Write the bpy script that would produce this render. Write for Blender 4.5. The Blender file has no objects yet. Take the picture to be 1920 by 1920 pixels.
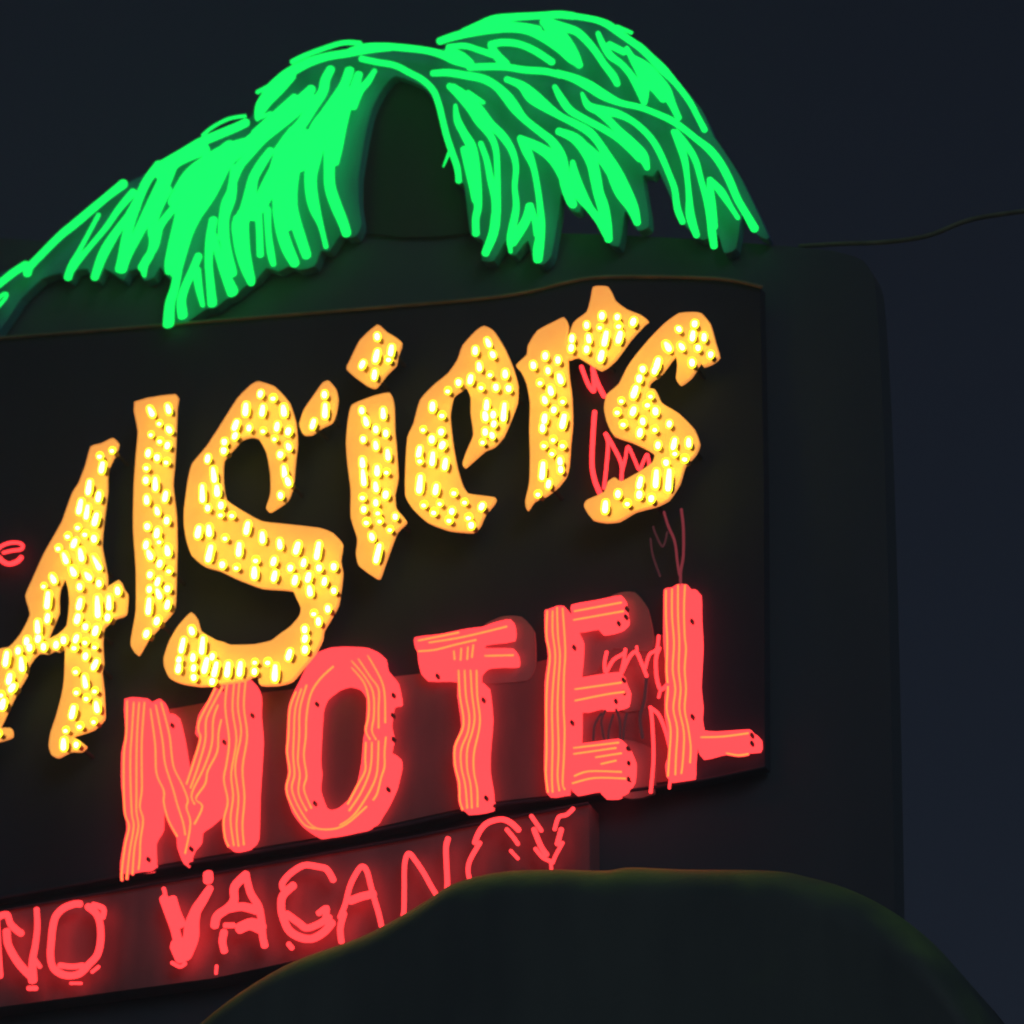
import bpy, math, random
from mathutils import Vector, geometry

random.seed(7)
scene = bpy.context.scene
COL = scene.collection

# ------------------------------------------------------------------ camera
F = 6650.0                       # focal length in photo pixels (photo 1920 wide)
PITCH = math.radians(29.0)       # the photographer looks up at the sign
CAM = Vector((0.0, 0.0, 1.6))
cam_data = bpy.data.cameras.new("camera")
cam_data.sensor_fit = 'HORIZONTAL'
cam_data.sensor_width = 36.0
cam_data.lens = 36.0 * F / 1920.0
cam_data.clip_end = 2000.0
cam = bpy.data.objects.new("camera", cam_data)
cam.location = CAM
cam.rotation_euler = (math.pi / 2 + PITCH, 0, 0)
COL.objects.link(cam)
scene.camera = cam
cam_data.dof.use_dof = True
cam_data.dof.focus_distance = 12.1
cam_data.dof.aperture_fstop = 2.7

# ------------------------------------------------------------------ night sky, faint added fill, exposure
world = bpy.data.worlds.new("World")
scene.world = world
world.use_nodes = True
wn, wl = world.node_tree.nodes, world.node_tree.links
bg = wn["Background"]
sky = wn.new("ShaderNodeTexSky")
sky.sky_type = 'NISHITA'
sky.sun_disc = False
sky.sun_elevation = math.radians(35)
sky.sun_rotation = math.radians(200)
tint = wn.new("ShaderNodeMix")
tint.data_type = 'RGBA'
tint.blend_type = 'MULTIPLY'
tint.inputs[0].default_value = 1.0
wl.new(sky.outputs[0], tint.inputs[6])
tint.inputs[7].default_value = (1.20, 1.05, 1.12, 1)
wl.new(tint.outputs[2], bg.inputs[0])
bg.inputs[1].default_value = 0.0041

fill_sun = bpy.data.lights.new("fill_sun", 'SUN')  # fill light added to lift the dark fronts, its source unseen
fill_sun.energy = 0.30
fill_sun.angle = math.radians(30)
fill_sun.color = (0.74, 0.90, 1.0)
fill_sun_ob = bpy.data.objects.new("fill_sun", fill_sun)
fill_sun_ob.rotation_euler = (math.radians(72), 0, math.radians(20))
COL.objects.link(fill_sun_ob)

scene.view_settings.view_transform = 'Standard'
scene.view_settings.look = 'None'
scene.view_settings.exposure = 0.0
scene.view_settings.gamma = 1.0
scene.view_settings.use_curve_mapping = False
scene.render.engine = 'CYCLES'
scene.cycles.use_denoising = True
scene.cycles.max_bounces = 4
scene.cycles.diffuse_bounces = 2
scene.cycles.filter_width = 2.0

# ------------------------------------------------------------------ the sign's plane
FWD = Vector((0, math.cos(PITCH), math.sin(PITCH)))
UP = Vector((0, -math.sin(PITCH), math.cos(PITCH)))
RIGHT = Vector((1, 0, 0))
U = Vector((0.916, -0.401, 0)).normalized()      # along the sign, its right end is nearer
N = Vector((-0.401, -0.916, 0)).normalized()     # out of the sign's face
P0 = CAM + 14.0 * FWD


def hit(px, py, h=0.0):
    """The point of the plane h metres in front of the sign's face that a photo pixel shows."""
    d = FWD + RIGHT * ((px - 960) / F) + UP * ((960 - py) / F)
    t = N.dot(P0 + h * N - CAM) / N.dot(d)
    return CAM + t * d


PXM = 14.0 / F                    # metres per photo pixel at the sign


class Panel:
    """Coordinates read off an enlarged crop: offset and enlargement."""
    def __init__(self, ox, oy, s=4.0):
        self.ox, self.oy, self.s = ox, oy, s

    def __call__(self, pts):
        return [(self.ox + p[0] / self.s, self.oy + p[1] / self.s) for p in pts]


G1, G2, G3, G4 = Panel(0, 300), Panel(250, 60), Panel(660, 0), Panel(1050, 0)
A1, A2, A3, A4, A5 = Panel(0, 780), Panel(0, 1180), Panel(300, 690), Panel(600, 580), Panel(940, 480)
LP, Z2 = Panel(230, 730, 3.84), Panel(420, 1050, 8.0)
R1, R2, R3, R4 = Panel(200, 1200), Panel(500, 1130), Panel(960, 940), Panel(980, 1080)
R5, R6, R7 = Panel(0, 1500), Panel(280, 1500), Panel(680, 1440)
PX = Panel(0, 0, 1.0)


# ------------------------------------------------------------------ materials
def new_mat(name):
    m = bpy.data.materials.new(name)
    m.use_nodes = True
    nt = m.node_tree
    nt.nodes.clear()
    out = nt.nodes.new("ShaderNodeOutputMaterial")
    return m, nt, out


def painted(name, c1, c2, rough=0.6, scale=3.0, bump=0.15, metallic=0.0, streak=True, spec=0.5):
    """Weathered paint: broad blotches, vertical streaks, fine grain."""
    m, nt, out = new_mat(name)
    N_, L_ = nt.nodes, nt.links
    b = N_.new("ShaderNodeBsdfPrincipled")
    b.inputs["Roughness"].default_value = rough
    b.inputs["Metallic"].default_value = metallic
    b.inputs["Specular IOR Level"].default_value = spec
    tc = N_.new("ShaderNodeTexCoord")
    mp = N_.new("ShaderNodeMapping")
    mp.inputs["Scale"].default_value = (1, 1, 0.25 if streak else 1)
    L_.new(tc.outputs["Object"], mp.inputs[0])
    n1 = N_.new("ShaderNodeTexNoise")
    n1.inputs["Scale"].default_value = scale
    n1.inputs["Detail"].default_value = 6
    L_.new(mp.outputs[0], n1.inputs["Vector"])
    r = N_.new("ShaderNodeValToRGB")
    r.color_ramp.elements[0].position = 0.35
    r.color_ramp.elements[0].color = (*c1, 1)
    r.color_ramp.elements[1].position = 0.68
    r.color_ramp.elements[1].color = (*c2, 1)
    L_.new(n1.outputs[0], r.inputs[0])
    L_.new(r.outputs[0], b.inputs["Base Color"])
    n2 = N_.new("ShaderNodeTexNoise")
    n2.inputs["Scale"].default_value = 60
    L_.new(tc.outputs["Object"], n2.inputs["Vector"])
    bp = N_.new("ShaderNodeBump")
    bp.inputs["Strength"].default_value = bump
    bp.inputs["Distance"].default_value = 0.004
    L_.new(n2.outputs[0], bp.inputs["Height"])
    L_.new(bp.outputs[0], b.inputs["Normal"])
    L_.new(b.outputs[0], out.inputs[0])
    return m


def glowing(name, col, strength=1.0, vary=0.0):
    m, nt, out = new_mat(name)
    e = nt.nodes.new("ShaderNodeEmission")
    e.inputs[0].default_value = (*col, 1)
    e.inputs[1].default_value = strength
    if vary:
        tc = nt.nodes.new("ShaderNodeTexCoord")
        n = nt.nodes.new("ShaderNodeTexNoise")
        n.inputs["Scale"].default_value = 9
        mr = nt.nodes.new("ShaderNodeMapRange")
        mr.inputs[3].default_value = strength * (1 - vary)
        mr.inputs[4].default_value = strength * (1 + vary)
        nt.links.new(tc.outputs["Object"], n.inputs["Vector"])
        nt.links.new(n.outputs[0], mr.inputs[0])
        nt.links.new(mr.outputs[0], e.inputs[1])
    nt.links.new(e.outputs[0], out.inputs[0])
    return m


def neon_core(name, edge, core, axis, p0=0.74, p1=0.95):
    """Gas tube: an orange discharge line along the front of the tube, red glass around it."""
    m, nt, out = new_mat(name)
    g = nt.nodes.new("ShaderNodeNewGeometry")
    dot = nt.nodes.new("ShaderNodeVectorMath")
    dot.operation = 'DOT_PRODUCT'
    dot.inputs[1].default_value = axis
    nt.links.new(g.outputs["Normal"], dot.inputs[0])
    r = nt.nodes.new("ShaderNodeValToRGB")
    r.color_ramp.elements[0].position = p0
    r.color_ramp.elements[0].color = (*edge, 1)
    r.color_ramp.elements[1].position = p1
    r.color_ramp.elements[1].color = (*core, 1)
    nt.links.new(dot.outputs["Value"], r.inputs[0])
    e = nt.nodes.new("ShaderNodeEmission")
    e.inputs[1].default_value = 1.0
    nt.links.new(r.outputs[0], e.inputs[0])
    nt.links.new(e.outputs[0], out.inputs[0])
    return m


AX = (-0.05, -0.93, -0.36)        # out of the face and a little down, where the street looks from
M_cab = painted("cabinet_paint", (0.015, 0.021, 0.040), (0.026, 0.034, 0.060), 0.8, 2.2)
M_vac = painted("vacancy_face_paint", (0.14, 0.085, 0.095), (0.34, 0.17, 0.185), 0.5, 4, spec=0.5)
M_letter_panel = painted("letter_panel_paint", (0.22, 0.105, 0.115), (0.40, 0.19, 0.205), 0.8, 3)
M_plate = painted("plate_paint", (0.26, 0.17, 0.18), (0.42, 0.26, 0.27), 0.7, 4)
M_trim = painted("trim_metal", (0.18, 0.13, 0.08), (0.32, 0.24, 0.15), 0.5, 8, metallic=0.0)
M_frond = painted("frond_panel_paint", (0.05, 0.15, 0.30), (0.08, 0.26, 0.42), 0.6, 5)
M_tower = painted("tower_paint", (0.042, 0.060, 0.084), (0.060, 0.082, 0.108), 0.85, 1.4)
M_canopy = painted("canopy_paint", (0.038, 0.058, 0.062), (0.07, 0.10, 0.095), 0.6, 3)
cn, cl = M_canopy.node_tree.nodes, M_canopy.node_tree.links      # green rim light put into the colour where the canopy faces up
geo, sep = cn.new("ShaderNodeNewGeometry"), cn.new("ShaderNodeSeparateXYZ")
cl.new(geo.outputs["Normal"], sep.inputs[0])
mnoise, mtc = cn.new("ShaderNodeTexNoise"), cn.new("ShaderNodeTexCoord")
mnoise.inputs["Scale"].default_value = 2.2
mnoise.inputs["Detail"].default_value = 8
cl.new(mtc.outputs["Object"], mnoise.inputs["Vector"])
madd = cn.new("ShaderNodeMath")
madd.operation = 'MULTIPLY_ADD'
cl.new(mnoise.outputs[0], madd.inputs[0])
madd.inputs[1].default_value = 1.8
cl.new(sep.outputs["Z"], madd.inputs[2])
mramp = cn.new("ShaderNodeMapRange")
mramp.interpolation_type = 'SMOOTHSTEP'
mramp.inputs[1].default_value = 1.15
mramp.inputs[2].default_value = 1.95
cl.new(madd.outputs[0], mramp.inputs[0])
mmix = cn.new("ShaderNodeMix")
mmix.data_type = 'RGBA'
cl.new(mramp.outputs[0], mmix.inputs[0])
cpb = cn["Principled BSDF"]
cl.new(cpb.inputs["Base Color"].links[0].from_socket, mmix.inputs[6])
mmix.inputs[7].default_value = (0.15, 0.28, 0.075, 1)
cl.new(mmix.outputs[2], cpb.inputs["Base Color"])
M_back = painted("letter_back_paint", (0.02, 0.02, 0.022), (0.035, 0.034, 0.036), 0.8, 6)
M_arch = painted("arch_panel_paint", (0.018, 0.024, 0.026), (0.034, 0.042, 0.044), 0.8, 3)
M_yellow = painted("yellow_letter_paint", (0.84, 0.58, 0.10), (0.92, 0.68, 0.14), 0.55, 14, 0.1, streak=False)
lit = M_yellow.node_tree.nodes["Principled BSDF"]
lit.inputs["Emission Color"].default_value = (1.0, 0.34, 0.072, 1)      # added glow stands in for the bulbs' light on the faces
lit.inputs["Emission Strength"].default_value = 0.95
M_socket = painted("socket_paint", (0.34, 0.15, 0.05), (0.44, 0.20, 0.07), 0.6, 20)
M_stud = painted("stud_metal", (0.10, 0.05, 0.05), (0.16, 0.08, 0.08), 0.6, 20)
M_cable = painted("cable_rubber", (0.09, 0.12, 0.07), (0.16, 0.20, 0.12), 0.7, 20)
M_green = glowing("green_neon", (0.006, 1.0, 0.12), 1.5)
M_red = glowing("red_neon", (3.2, 0.102, 0.114), 1.0)
M_redvac = glowing("red_neon_low", (2.6, 0.102, 0.114), 1.0)
M_reddim = glowing("dim_red_neon", (0.22, 0.03, 0.04), 1.0)
M_redfaint = glowing("faint_red_neon", (0.07, 0.018, 0.022), 1.0)
M_channel_glow = glowing("red_channel_glow", (2.3, 0.102, 0.114), 1.0)  # tube light on channel floor and walls, put in as their own glow
M_core = neon_core("red_neon_core", (2.3, 0.102, 0.114), (2.3, 0.46, 0.085), AX, 0.68, 0.90)
M_bulb = neon_core("warm_bulb", (3.0, 3.0, 0.05), (6.5, 6.2, 3.6), AX, 0.74, 0.97)


# ------------------------------------------------------------------ mesh helpers
def link(name, verts, faces, mats, parent=None, fmat=None, smooth=False, origin=None):
    base = origin if origin is not None else (parent.matrix_world.translation if parent else None)
    root = parent
    off = Vector((0, 0, 0))
    while root is not None:
        off += root.location
        root = root.parent
    me = bpy.data.meshes.new(name)
    me.from_pydata([tuple(v - off) for v in verts], [], faces)
    for m in (mats if isinstance(mats, (list, tuple)) else [mats]):
        me.materials.append(m)
    if fmat:
        for p, i in zip(me.polygons, fmat):
            p.material_index = i
    if smooth:
        for p in me.polygons:
            p.use_smooth = True
    me.validate()
    me.update()
    o = bpy.data.objects.new(name, me)
    COL.objects.link(o)
    if parent:
        o.parent = parent
    return o


def thing(name, label, cat, loc, group=None):
    o = bpy.data.objects.new(name, None)
    o.empty_display_size = 0.2
    o.location = loc
    COL.objects.link(o)
    o['label'], o['category'] = label, cat
    if group:
        o['group'] = group
    return o


def cr(p0, p1, p2, p3, t):
    return 0.5 * ((2 * p1) + (-p0 + p2) * t + (2 * p0 - 5 * p1 + 4 * p2 - p3) * t * t
                  + (-p0 + 3 * p1 - 3 * p2 + p3) * t ** 3)


def smooth_open(vals, sub):
    """Catmull-Rom through equal-length tuples."""
    n = len(vals)
    out = []
    for i in range(n - 1):
        a, b, c, d = vals[max(i - 1, 0)], vals[i], vals[i + 1], vals[min(i + 2, n - 1)]
        for k in range(sub):
            t = k / sub
            out.append(tuple(cr(a[j], b[j], c[j], d[j], t) for j in range(len(b))))
    out.append(tuple(vals[-1]))
    return out


def smooth_closed(pts, sub=3, tension=0.55):
    n = len(pts)
    out = []
    for i in range(n):
        a, b, c, d = pts[i - 1], pts[i], pts[(i + 1) % n], pts[(i + 2) % n]
        for k in range(sub):
            t = k / sub
            s = tuple(cr(a[j], b[j], c[j], d[j], t) for j in range(2))
            l = tuple(b[j] + (c[j] - b[j]) * t for j in range(2))
            out.append(tuple(l[j] + (s[j] - l[j]) * tension for j in range(2)))
    return out


def slab_geo(outline, h0, h1, holes=(), soft=True):
    """A plate: outline in photo pixels at height h1 over the face, running straight back to h0."""
    loops = [outline] + list(holes)
    if soft:
        loops = [smooth_closed(l) for l in loops]
    front = [[hit(x, y, h1) for x, y in l] for l in loops]
    verts, faces = [], []
    flat = [v for l in front for v in l]
    verts += flat
    nb = len(flat)
    verts += [v - N * (h1 - h0) for v in flat]
    # tessellate in the sign's own 2-D frame
    loops2 = [[Vector((v.dot(U), v.z, 0)) for v in l] for l in front]
    for t in geometry.tessellate_polygon(loops2):
        a, b, c = (flat[i] for i in t)
        if (b - a).cross(c - a).dot(N) < 0:
            t = (t[0], t[2], t[1])
        faces.append(tuple(t))
        faces.append((t[2] + nb, t[1] + nb, t[0] + nb))
    s = 0
    for l in front:
        m = len(l)
        area = sum(l[i].dot(U) * l[(i + 1) % m].z - l[(i + 1) % m].dot(U) * l[i].z for i in range(m))
        for i in range(m):
            j = (i + 1) % m
            q = (s + i, s + i + nb, s + j + nb, s + j)
            faces.append(q if (area > 0) else q[::-1])
        s += m
    return verts, faces


def slab(name, outline, h0, h1, mat, parent=None, holes=(), soft=True):
    v, f = slab_geo(outline, h0, h1, holes, soft)
    return link(name, v, f, mat, parent)


def tube_geo(pts, w, h, sub=4, seg=8, rmax=0.016):
    """A glass tube through photo pixels; w is its width in pixels (a number or one per point)."""
    ws = w if isinstance(w, (list, tuple)) else [w] * len(pts)
    if len(ws) != len(pts):
        ws = [ws[0] + (ws[-1] - ws[0]) * i / (len(pts) - 1) for i in range(len(pts))]
    path = smooth_open([(x, y, ww) for (x, y), ww in zip(pts, ws)], sub)
    P = [hit(x, y, h) for x, y, _ in path]
    R = [max(0.0015, ww * PXM / 2) for _, _, ww in path]
    # pull the round ends in so the drawn length stays
    T = []
    for i in range(len(P)):
        t = P[min(i + 1, len(P) - 1)] - P[max(i - 1, 0)]
        if t.length < 1e-9:
            t = U.copy()
        T.append(t.normalized())
    rings = []
    def ring(c, t, ra, rb):
        b = t.cross(N).normalized()
        rings.append([c + b * (math.cos(a) * ra) + N * (math.sin(a) * rb)
                      for a in (2 * math.pi * k / seg for k in range(seg))])
    for ang in (78, 45, 18):
        s = math.radians(ang)
        ring(P[0] - T[0] * R[0] * 0.8 * math.sin(s), T[0], R[0] * math.cos(s), min(R[0], rmax) * math.cos(s))
    for c, t, r in zip(P, T, R):
        ring(c, t, r, min(r, rmax))
    for ang in (18, 45, 78):
        s = math.radians(ang)
        ring(P[-1] + T[-1] * R[-1] * 0.8 * math.sin(s), T[-1], R[-1] * math.cos(s), min(R[-1], rmax) * math.cos(s))
    verts = [v for r in rings for v in r]
    faces = []
    for i in range(len(rings) - 1):
        for k in range(seg):
            a, b = i * seg + k, i * seg + (k + 1) % seg
            faces.append((a, a + seg, b + seg, b))
    faces.append(tuple(range(seg)))
    m = len(verts) - seg
    faces.append(tuple(m + k for k in range(seg))[::-1])
    return verts, faces


def tube(name, pts, w, h, mat, parent=None, **kw):
    v, f = tube_geo(pts, w, h, **kw)
    return link(name, v, f, mat, parent, smooth=True)


def bulb_geo(x, y, length, tilt, h_face, h_bulb, r):
    """A lamp on a short socket standing on the letter's face."""
    verts, faces, fm = [], [], []
    c = hit(x, y, h_bulb)
    ax = (Vector((0, 0, 1)) * math.cos(tilt) + U * math.sin(tilt)).normalized()
    sd = ax.cross(N).normalized()
    hl = max(0.0, length / 2) * PXM
    seg = 8
    prof = [(-hl - r, 0.25 * r), (-hl - 0.72 * r, 0.72 * r), (-hl, r), (hl, r), (hl + 0.72 * r, 0.72 * r), (hl + r, 0.25 * r)]
    for z, rr in prof:
        for k in range(seg):
            a = 2 * math.pi * k / seg
            verts.append(c + ax * z + sd * (rr * math.cos(a)) + N * (rr * math.sin(a)))
    for i in range(len(prof) - 1):
        for k in range(seg):
            a, b = i * seg + k, i * seg + (k + 1) % seg
            faces.append((a, a + seg, b + seg, b))
            fm.append(0)
    faces.append(tuple(range(seg)))
    fm.append(0)
    m = len(verts) - seg
    faces.append(tuple(m + k for k in range(seg))[::-1])
    fm.append(0)
    # socket
    s0 = len(verts)
    rs = r * 0.6
    c0 = c - N * (h_bulb - h_face - 0.001)
    c1 = c - N * r * 0.9
    for cc in (c0, c1):
        for k in range(seg):
            a = 2 * math.pi * k / seg
            verts.append(cc + sd * (rs * math.cos(a)) + ax * ((rs + hl * 0.8) * math.sin(a)))
    for k in range(seg):
        a, b = s0 + k, s0 + (k + 1) % seg
        faces.append((a, b, b + seg, a + seg))
        fm.append(1)
    return verts, faces, fm


def box_part(name, corners, mat, parent=None):
    """Eight corners, bottom four then top four."""
    f = [(0, 3, 2, 1), (4, 5, 6, 7), (0, 1, 5, 4), (1, 2, 6, 5), (2, 3, 7, 6), (3, 0, 4, 7)]
    return link(name, corners, f, mat, parent)


# ------------------------------------------------------------------ tower behind the sign
tower = thing("sign_tower", "dark tall tower wall with rounded corner rising behind the lit motel cabinet", "wall",
              hit(900, 3200, -1.0))
slab("tower_wall", PX([(-420, 560), (300, 470), (700, 432), (1150, 440), (1430, 458), (1560, 470), (1618, 488), (1640, 530),
                       (1652, 700), (1660, 900), (1668, 1200), (1674, 1500), (1680, 1900), (1690, 2600), (-420, 3000)]),
     -0.20, -0.085, M_tower, tower)

# ------------------------------------------------------------------ marquee cabinet
cab = thing("motel_sign", "dark cabinet sign with yellow bulb letters above red neon letters reading MOTEL", "sign",
            hit(700, 1580, -0.3))
face_out = PX([(-420, 668), (0, 634), (300, 610), (640, 582), (900, 560), (1000, 545), (1060, 530), (1140, 519), (1340, 522),
               (1425, 536), (1432, 900), (1434, 1436), (1300, 1466), (1100, 1492), (920, 1512), (700, 1560), (400, 1612), (230, 1642),
               (0, 1684), (-420, 1764)])
slab("cabinet_body", face_out, -0.06, 0.0, M_cab, cab, soft=False)
tube("top_trim", PX([(-420, 668), (0, 634), (300, 610), (640, 582), (900, 560), (1000, 545), (1060, 530), (1140, 519), (1340, 522),
                     (1428, 538)]), 7, 0.012, M_trim, cab)
tube("bottom_trim", PX([(-420, 1764), (0, 1684), (230, 1642), (400, 1612), (700, 1560), (920, 1512), (1100, 1492), (1300, 1466),
                        (1434, 1438)]), 7, 0.012, M_cab, cab)

# --- yellow bulb letters
H_FACE, H_BULB, R_BULB = 0.13, 0.175, 0.0165
letters = {}


def bulb_letter(label, outline, holes=()):
    v, f = slab_geo(outline, 0.112, H_FACE, holes)
    nrm = [(v[q[1]] - v[q[0]]).cross(v[q[2]] - v[q[0]]).dot(N) for q in f]
    o = link("bulb_letter", v, f, [M_yellow, M_back], cab, [1 if d < -1e-9 and len(q) == 3 else 0 for d, q in zip(nrm, f)])
    o['label'] = label
    letters[label] = o
    return o


LA = bulb_letter("yellow letter A studded with bulbs, cut by the left edge", A1([
    (845, 165), (880, 200), (860, 270), (810, 370), (795, 450), (795, 560), (780, 680), (765, 800), (752, 960), (775, 1090),
    (795, 1200), (797, 1285), (890, 1230), (920, 1290), (948, 1335), (935, 1480), (860, 1510), (770, 1580), (758, 1700),
    (765, 1850), (752, 1910), (768, 2050), (775, 2200), (770, 2270), (700, 2340), (640, 2365), (520, 2402), (560, 2412),
    (640, 2470), (600, 2510), (520, 2510), (430, 2555), (385, 2540), (365, 2470), (380, 2370), (420, 2250), (460, 2100),
    (480, 1980), (488, 1750), (470, 1740), (430, 1760), (400, 1750), (350, 1775), (290, 1770), (250, 1800), (210, 1860),
    (190, 1940), (130, 2040), (80, 2140), (0, 2310), (-20, 2338), (78, 2340), (82, 2400), (0, 2430), (-240, 2480), (-260, 2360),
    (-160, 2100), (-80, 1800), (0, 1745), (70, 1730), (150, 1640), (225, 1490), (190, 1350), (240, 1230), (330, 1030),
    (460, 800), (500, 690), (545, 570), (590, 500), (640, 370), (680, 230), (760, 205)]),
    holes=[A1([(480, 1210), (510, 1290), (520, 1400), (500, 1570), (430, 1640), (350, 1672), (380, 1590), (430, 1470),
               (430, 1370), (440, 1290)])])
LL = bulb_letter("yellow letter l studded with bulbs", LP([
    (85, 90), (380, 35), (380, 130), (370, 400), (360, 560), (350, 680), (375, 900), (380, 1120), (375, 1300), (370, 1500),
    (355, 1590), (250, 1710), (170, 1800), (105, 1910), (60, 1850), (60, 1790), (95, 1590), (95, 1300), (75, 1000), (80, 700),
    (95, 480), (110, 300)]))
LS = bulb_letter("large yellow letter S studded with bulbs", PX([
    (485, 715), (515, 725), (540, 752), (552, 790), (555, 830), (551, 865), (547, 910), (536, 937), (505, 958), (499, 952),
    (507, 925), (507, 890), (500, 850), (485, 822), (470, 817), (452, 822), (435, 840), (417, 862), (416, 902), (422, 935),
    (450, 955), (490, 977), (530, 982), (600, 990), (625, 1000), (640, 1018), (636, 1048), (640, 1072), (637, 1102), (632, 1132),
    (620, 1155), (605, 1180), (602, 1198), (588, 1225), (567, 1250), (546, 1275), (520, 1283), (487, 1283), (484, 1268),
    (478, 1266), (470, 1268), (455, 1275), (400, 1283), (375, 1285), (340, 1280), (317, 1270), (308, 1250), (307, 1232),
    (318, 1200), (335, 1172), (358, 1148), (368, 1160), (375, 1182), (405, 1200), (420, 1204), (433, 1209), (476, 1208),
    (508, 1201), (524, 1189), (545, 1174), (561, 1155), (564, 1140), (556, 1122), (549, 1107), (532, 1104), (490, 1101),
    (464, 1092), (439, 1082), (410, 1068), (382, 1060), (360, 1042), (350, 1015), (345, 985), (345, 955), (352, 902), (360, 870),
    (387, 837), (410, 802), (445, 747), (470, 722)]))
LQ = bulb_letter("small yellow comma-shaped plate with three bulbs beside the S", A3([
    (1265, 95), (1310, 150), (1325, 230), (1310, 330), (1280, 400), (1200, 440), (1130, 490), (1070, 490), (1045, 420),
    (1080, 310), (1170, 180), (1220, 110)]))
LD = bulb_letter("yellow four-sided dot of the letter i", A4([
    (430, 115), (500, 170), (605, 240), (575, 340), (560, 410), (490, 480), (410, 580), (340, 560), (200, 450), (230, 370),
    (300, 230)]))
LI = bulb_letter("yellow letter i stem studded with bulbs", A4([
    (240, 715), (400, 650), (520, 625), (545, 720), (550, 900), (560, 1000), (575, 1250), (550, 1380), (560, 1480), (610, 1540),
    (640, 1590), (570, 1660), (530, 1760), (480, 1900), (440, 2010), (400, 2000), (290, 1920), (270, 1830), (280, 1720),
    (230, 1560), (230, 1350), (205, 1150), (195, 1000), (210, 830)]))
LE = bulb_letter("yellow letter e studded with bulbs", A4([
    (1230, 125), (1300, 160), (1380, 290), (1440, 430), (1475, 560), (1470, 690), (1430, 800), (1370, 940), (1300, 1020),
    (1230, 1050), (1150, 1120), (1080, 1180), (1070, 1150), (1100, 1060), (1150, 940), (1130, 780), (1130, 660), (1090, 575),
    (1050, 600), (990, 650), (965, 780), (975, 900), (990, 1020), (1020, 1180), (1060, 1310), (1110, 1380), (1200, 1395),
    (1310, 1410), (1290, 1460), (1230, 1530), (1190, 1620), (1140, 1665), (960, 1650), (800, 1590), (700, 1500), (640, 1400),
    (640, 1200), (655, 960), (700, 860), (750, 680), (850, 570), (960, 480), (1030, 380), (1070, 270), (1170, 160)]))
LR = bulb_letter("yellow stem of the letter r studded with bulbs", A5([
    (110, 820), (190, 740), (200, 670), (270, 560), (400, 490), (470, 460), (495, 520), (480, 640), (490, 750), (500, 900),
    (520, 1050), (525, 1250), (510, 1400), (500, 1550), (480, 1640), (420, 1720), (330, 1790), (240, 1830), (190, 1900),
    (180, 1830), (210, 1700), (215, 1500), (210, 1300), (215, 1100), (190, 960), (150, 870)]))
LC = bulb_letter("yellow hook of the letter r studded with bulbs", A5([
    (690, 230), (800, 230), (850, 330), (940, 400), (1040, 440), (1095, 480), (1060, 510), (960, 620), (850, 770), (740, 850),
    (570, 750), (500, 770), (480, 690), (540, 500), (640, 420), (670, 320)]))
LZ = bulb_letter("yellow final letter s studded with bulbs", A5([
    (1430, 420), (1500, 430), (1560, 500), (1600, 640), (1630, 750), (1570, 800), (1510, 820), (1490, 790), (1420, 900),
    (1340, 960), (1310, 920), (1320, 820), (1300, 740), (1200, 870), (1110, 940), (1100, 990), (1150, 1000), (1200, 1100),
    (1330, 1180), (1440, 1290), (1480, 1400), (1450, 1480), (1370, 1570), (1330, 1700), (1250, 1820), (1150, 1870),
    (1000, 1910), (880, 1980), (780, 1990), (680, 1970), (620, 1880), (640, 1830), (770, 1770), (800, 1690), (850, 1660),
    (900, 1690), (1030, 1620), (1130, 1550), (1150, 1490), (1100, 1450), (980, 1390), (840, 1340), (790, 1240), (770, 1140),
    (790, 1040), (880, 960), (940, 840), (1010, 740), (1120, 610), (1230, 500), (1330, 430)]))

B = []      # letter, panel, (x, y, length of the light spot, tilt)


def bulbs(letter, panel, spots):
    for s in spots:
        x, y = panel([s[:2]])[0]
        ln = (s[2] if len(s) > 2 else 0) / panel.s
        t = math.radians(s[3]) if len(s) > 3 else math.radians(random.uniform(-8, 14))
        B.append((letter, x, y, ln, t))


bulbs(LA, A1, [(842, 258), (750, 300), (768, 385, 60, 8), (670, 535, 90, 5), (742, 605, 50), (603, 680, 90, 8), (655, 720, 90, 5),
               (720, 775, 70, 12), (585, 835), (640, 885), (510, 900), (708, 920, 20), (560, 955, 40, 20), (440, 990),
               (610, 1040, 80, -12), (490, 1065, 70, -20), (725, 1100, 120, -28), (550, 1165, 50, -25), (660, 1200, 50, -35),
               (745, 1255, 20), (400, 1220, 50, -25), (330, 1275), (600, 1280, 20), (885, 1310, 30), (360, 1380, 110), (600, 1410, 60),
               (735, 1430, 150), (820, 1400, 90), (360, 1515, 40), (585, 1520, 40), (810, 1510, 20), (645, 1580, 10), (720, 1610, 40),
               (285, 1580, 80), (290, 1670, 20), (480, 1680, 20), (575, 1670, 30, 20), (205, 1690, 30), (225, 1735, 20), (640, 1695),
               (425, 1715, 20), (330, 1730, 20), (560, 1735), (712, 1730), (140, 1760, 20), (50, 1820, 90, 5), (645, 1800, 20),
               (165, 1860, 90, -8), (715, 1865, 50, 25)])
bulbs(LA, A2, [(570, 315), (640, 390, 80, -12), (75, 370, 50, 8), (575, 470), (712, 460), (95, 440, 30, 35), (650, 515), (10, 490),
               (728, 580, 60, -10), (25, 560, 50, 10), (548, 620, 70, 10), (705, 690), (600, 725), (495, 755), (480, 860, 60),
               (575, 865, 10), (-10, 780)])
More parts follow.
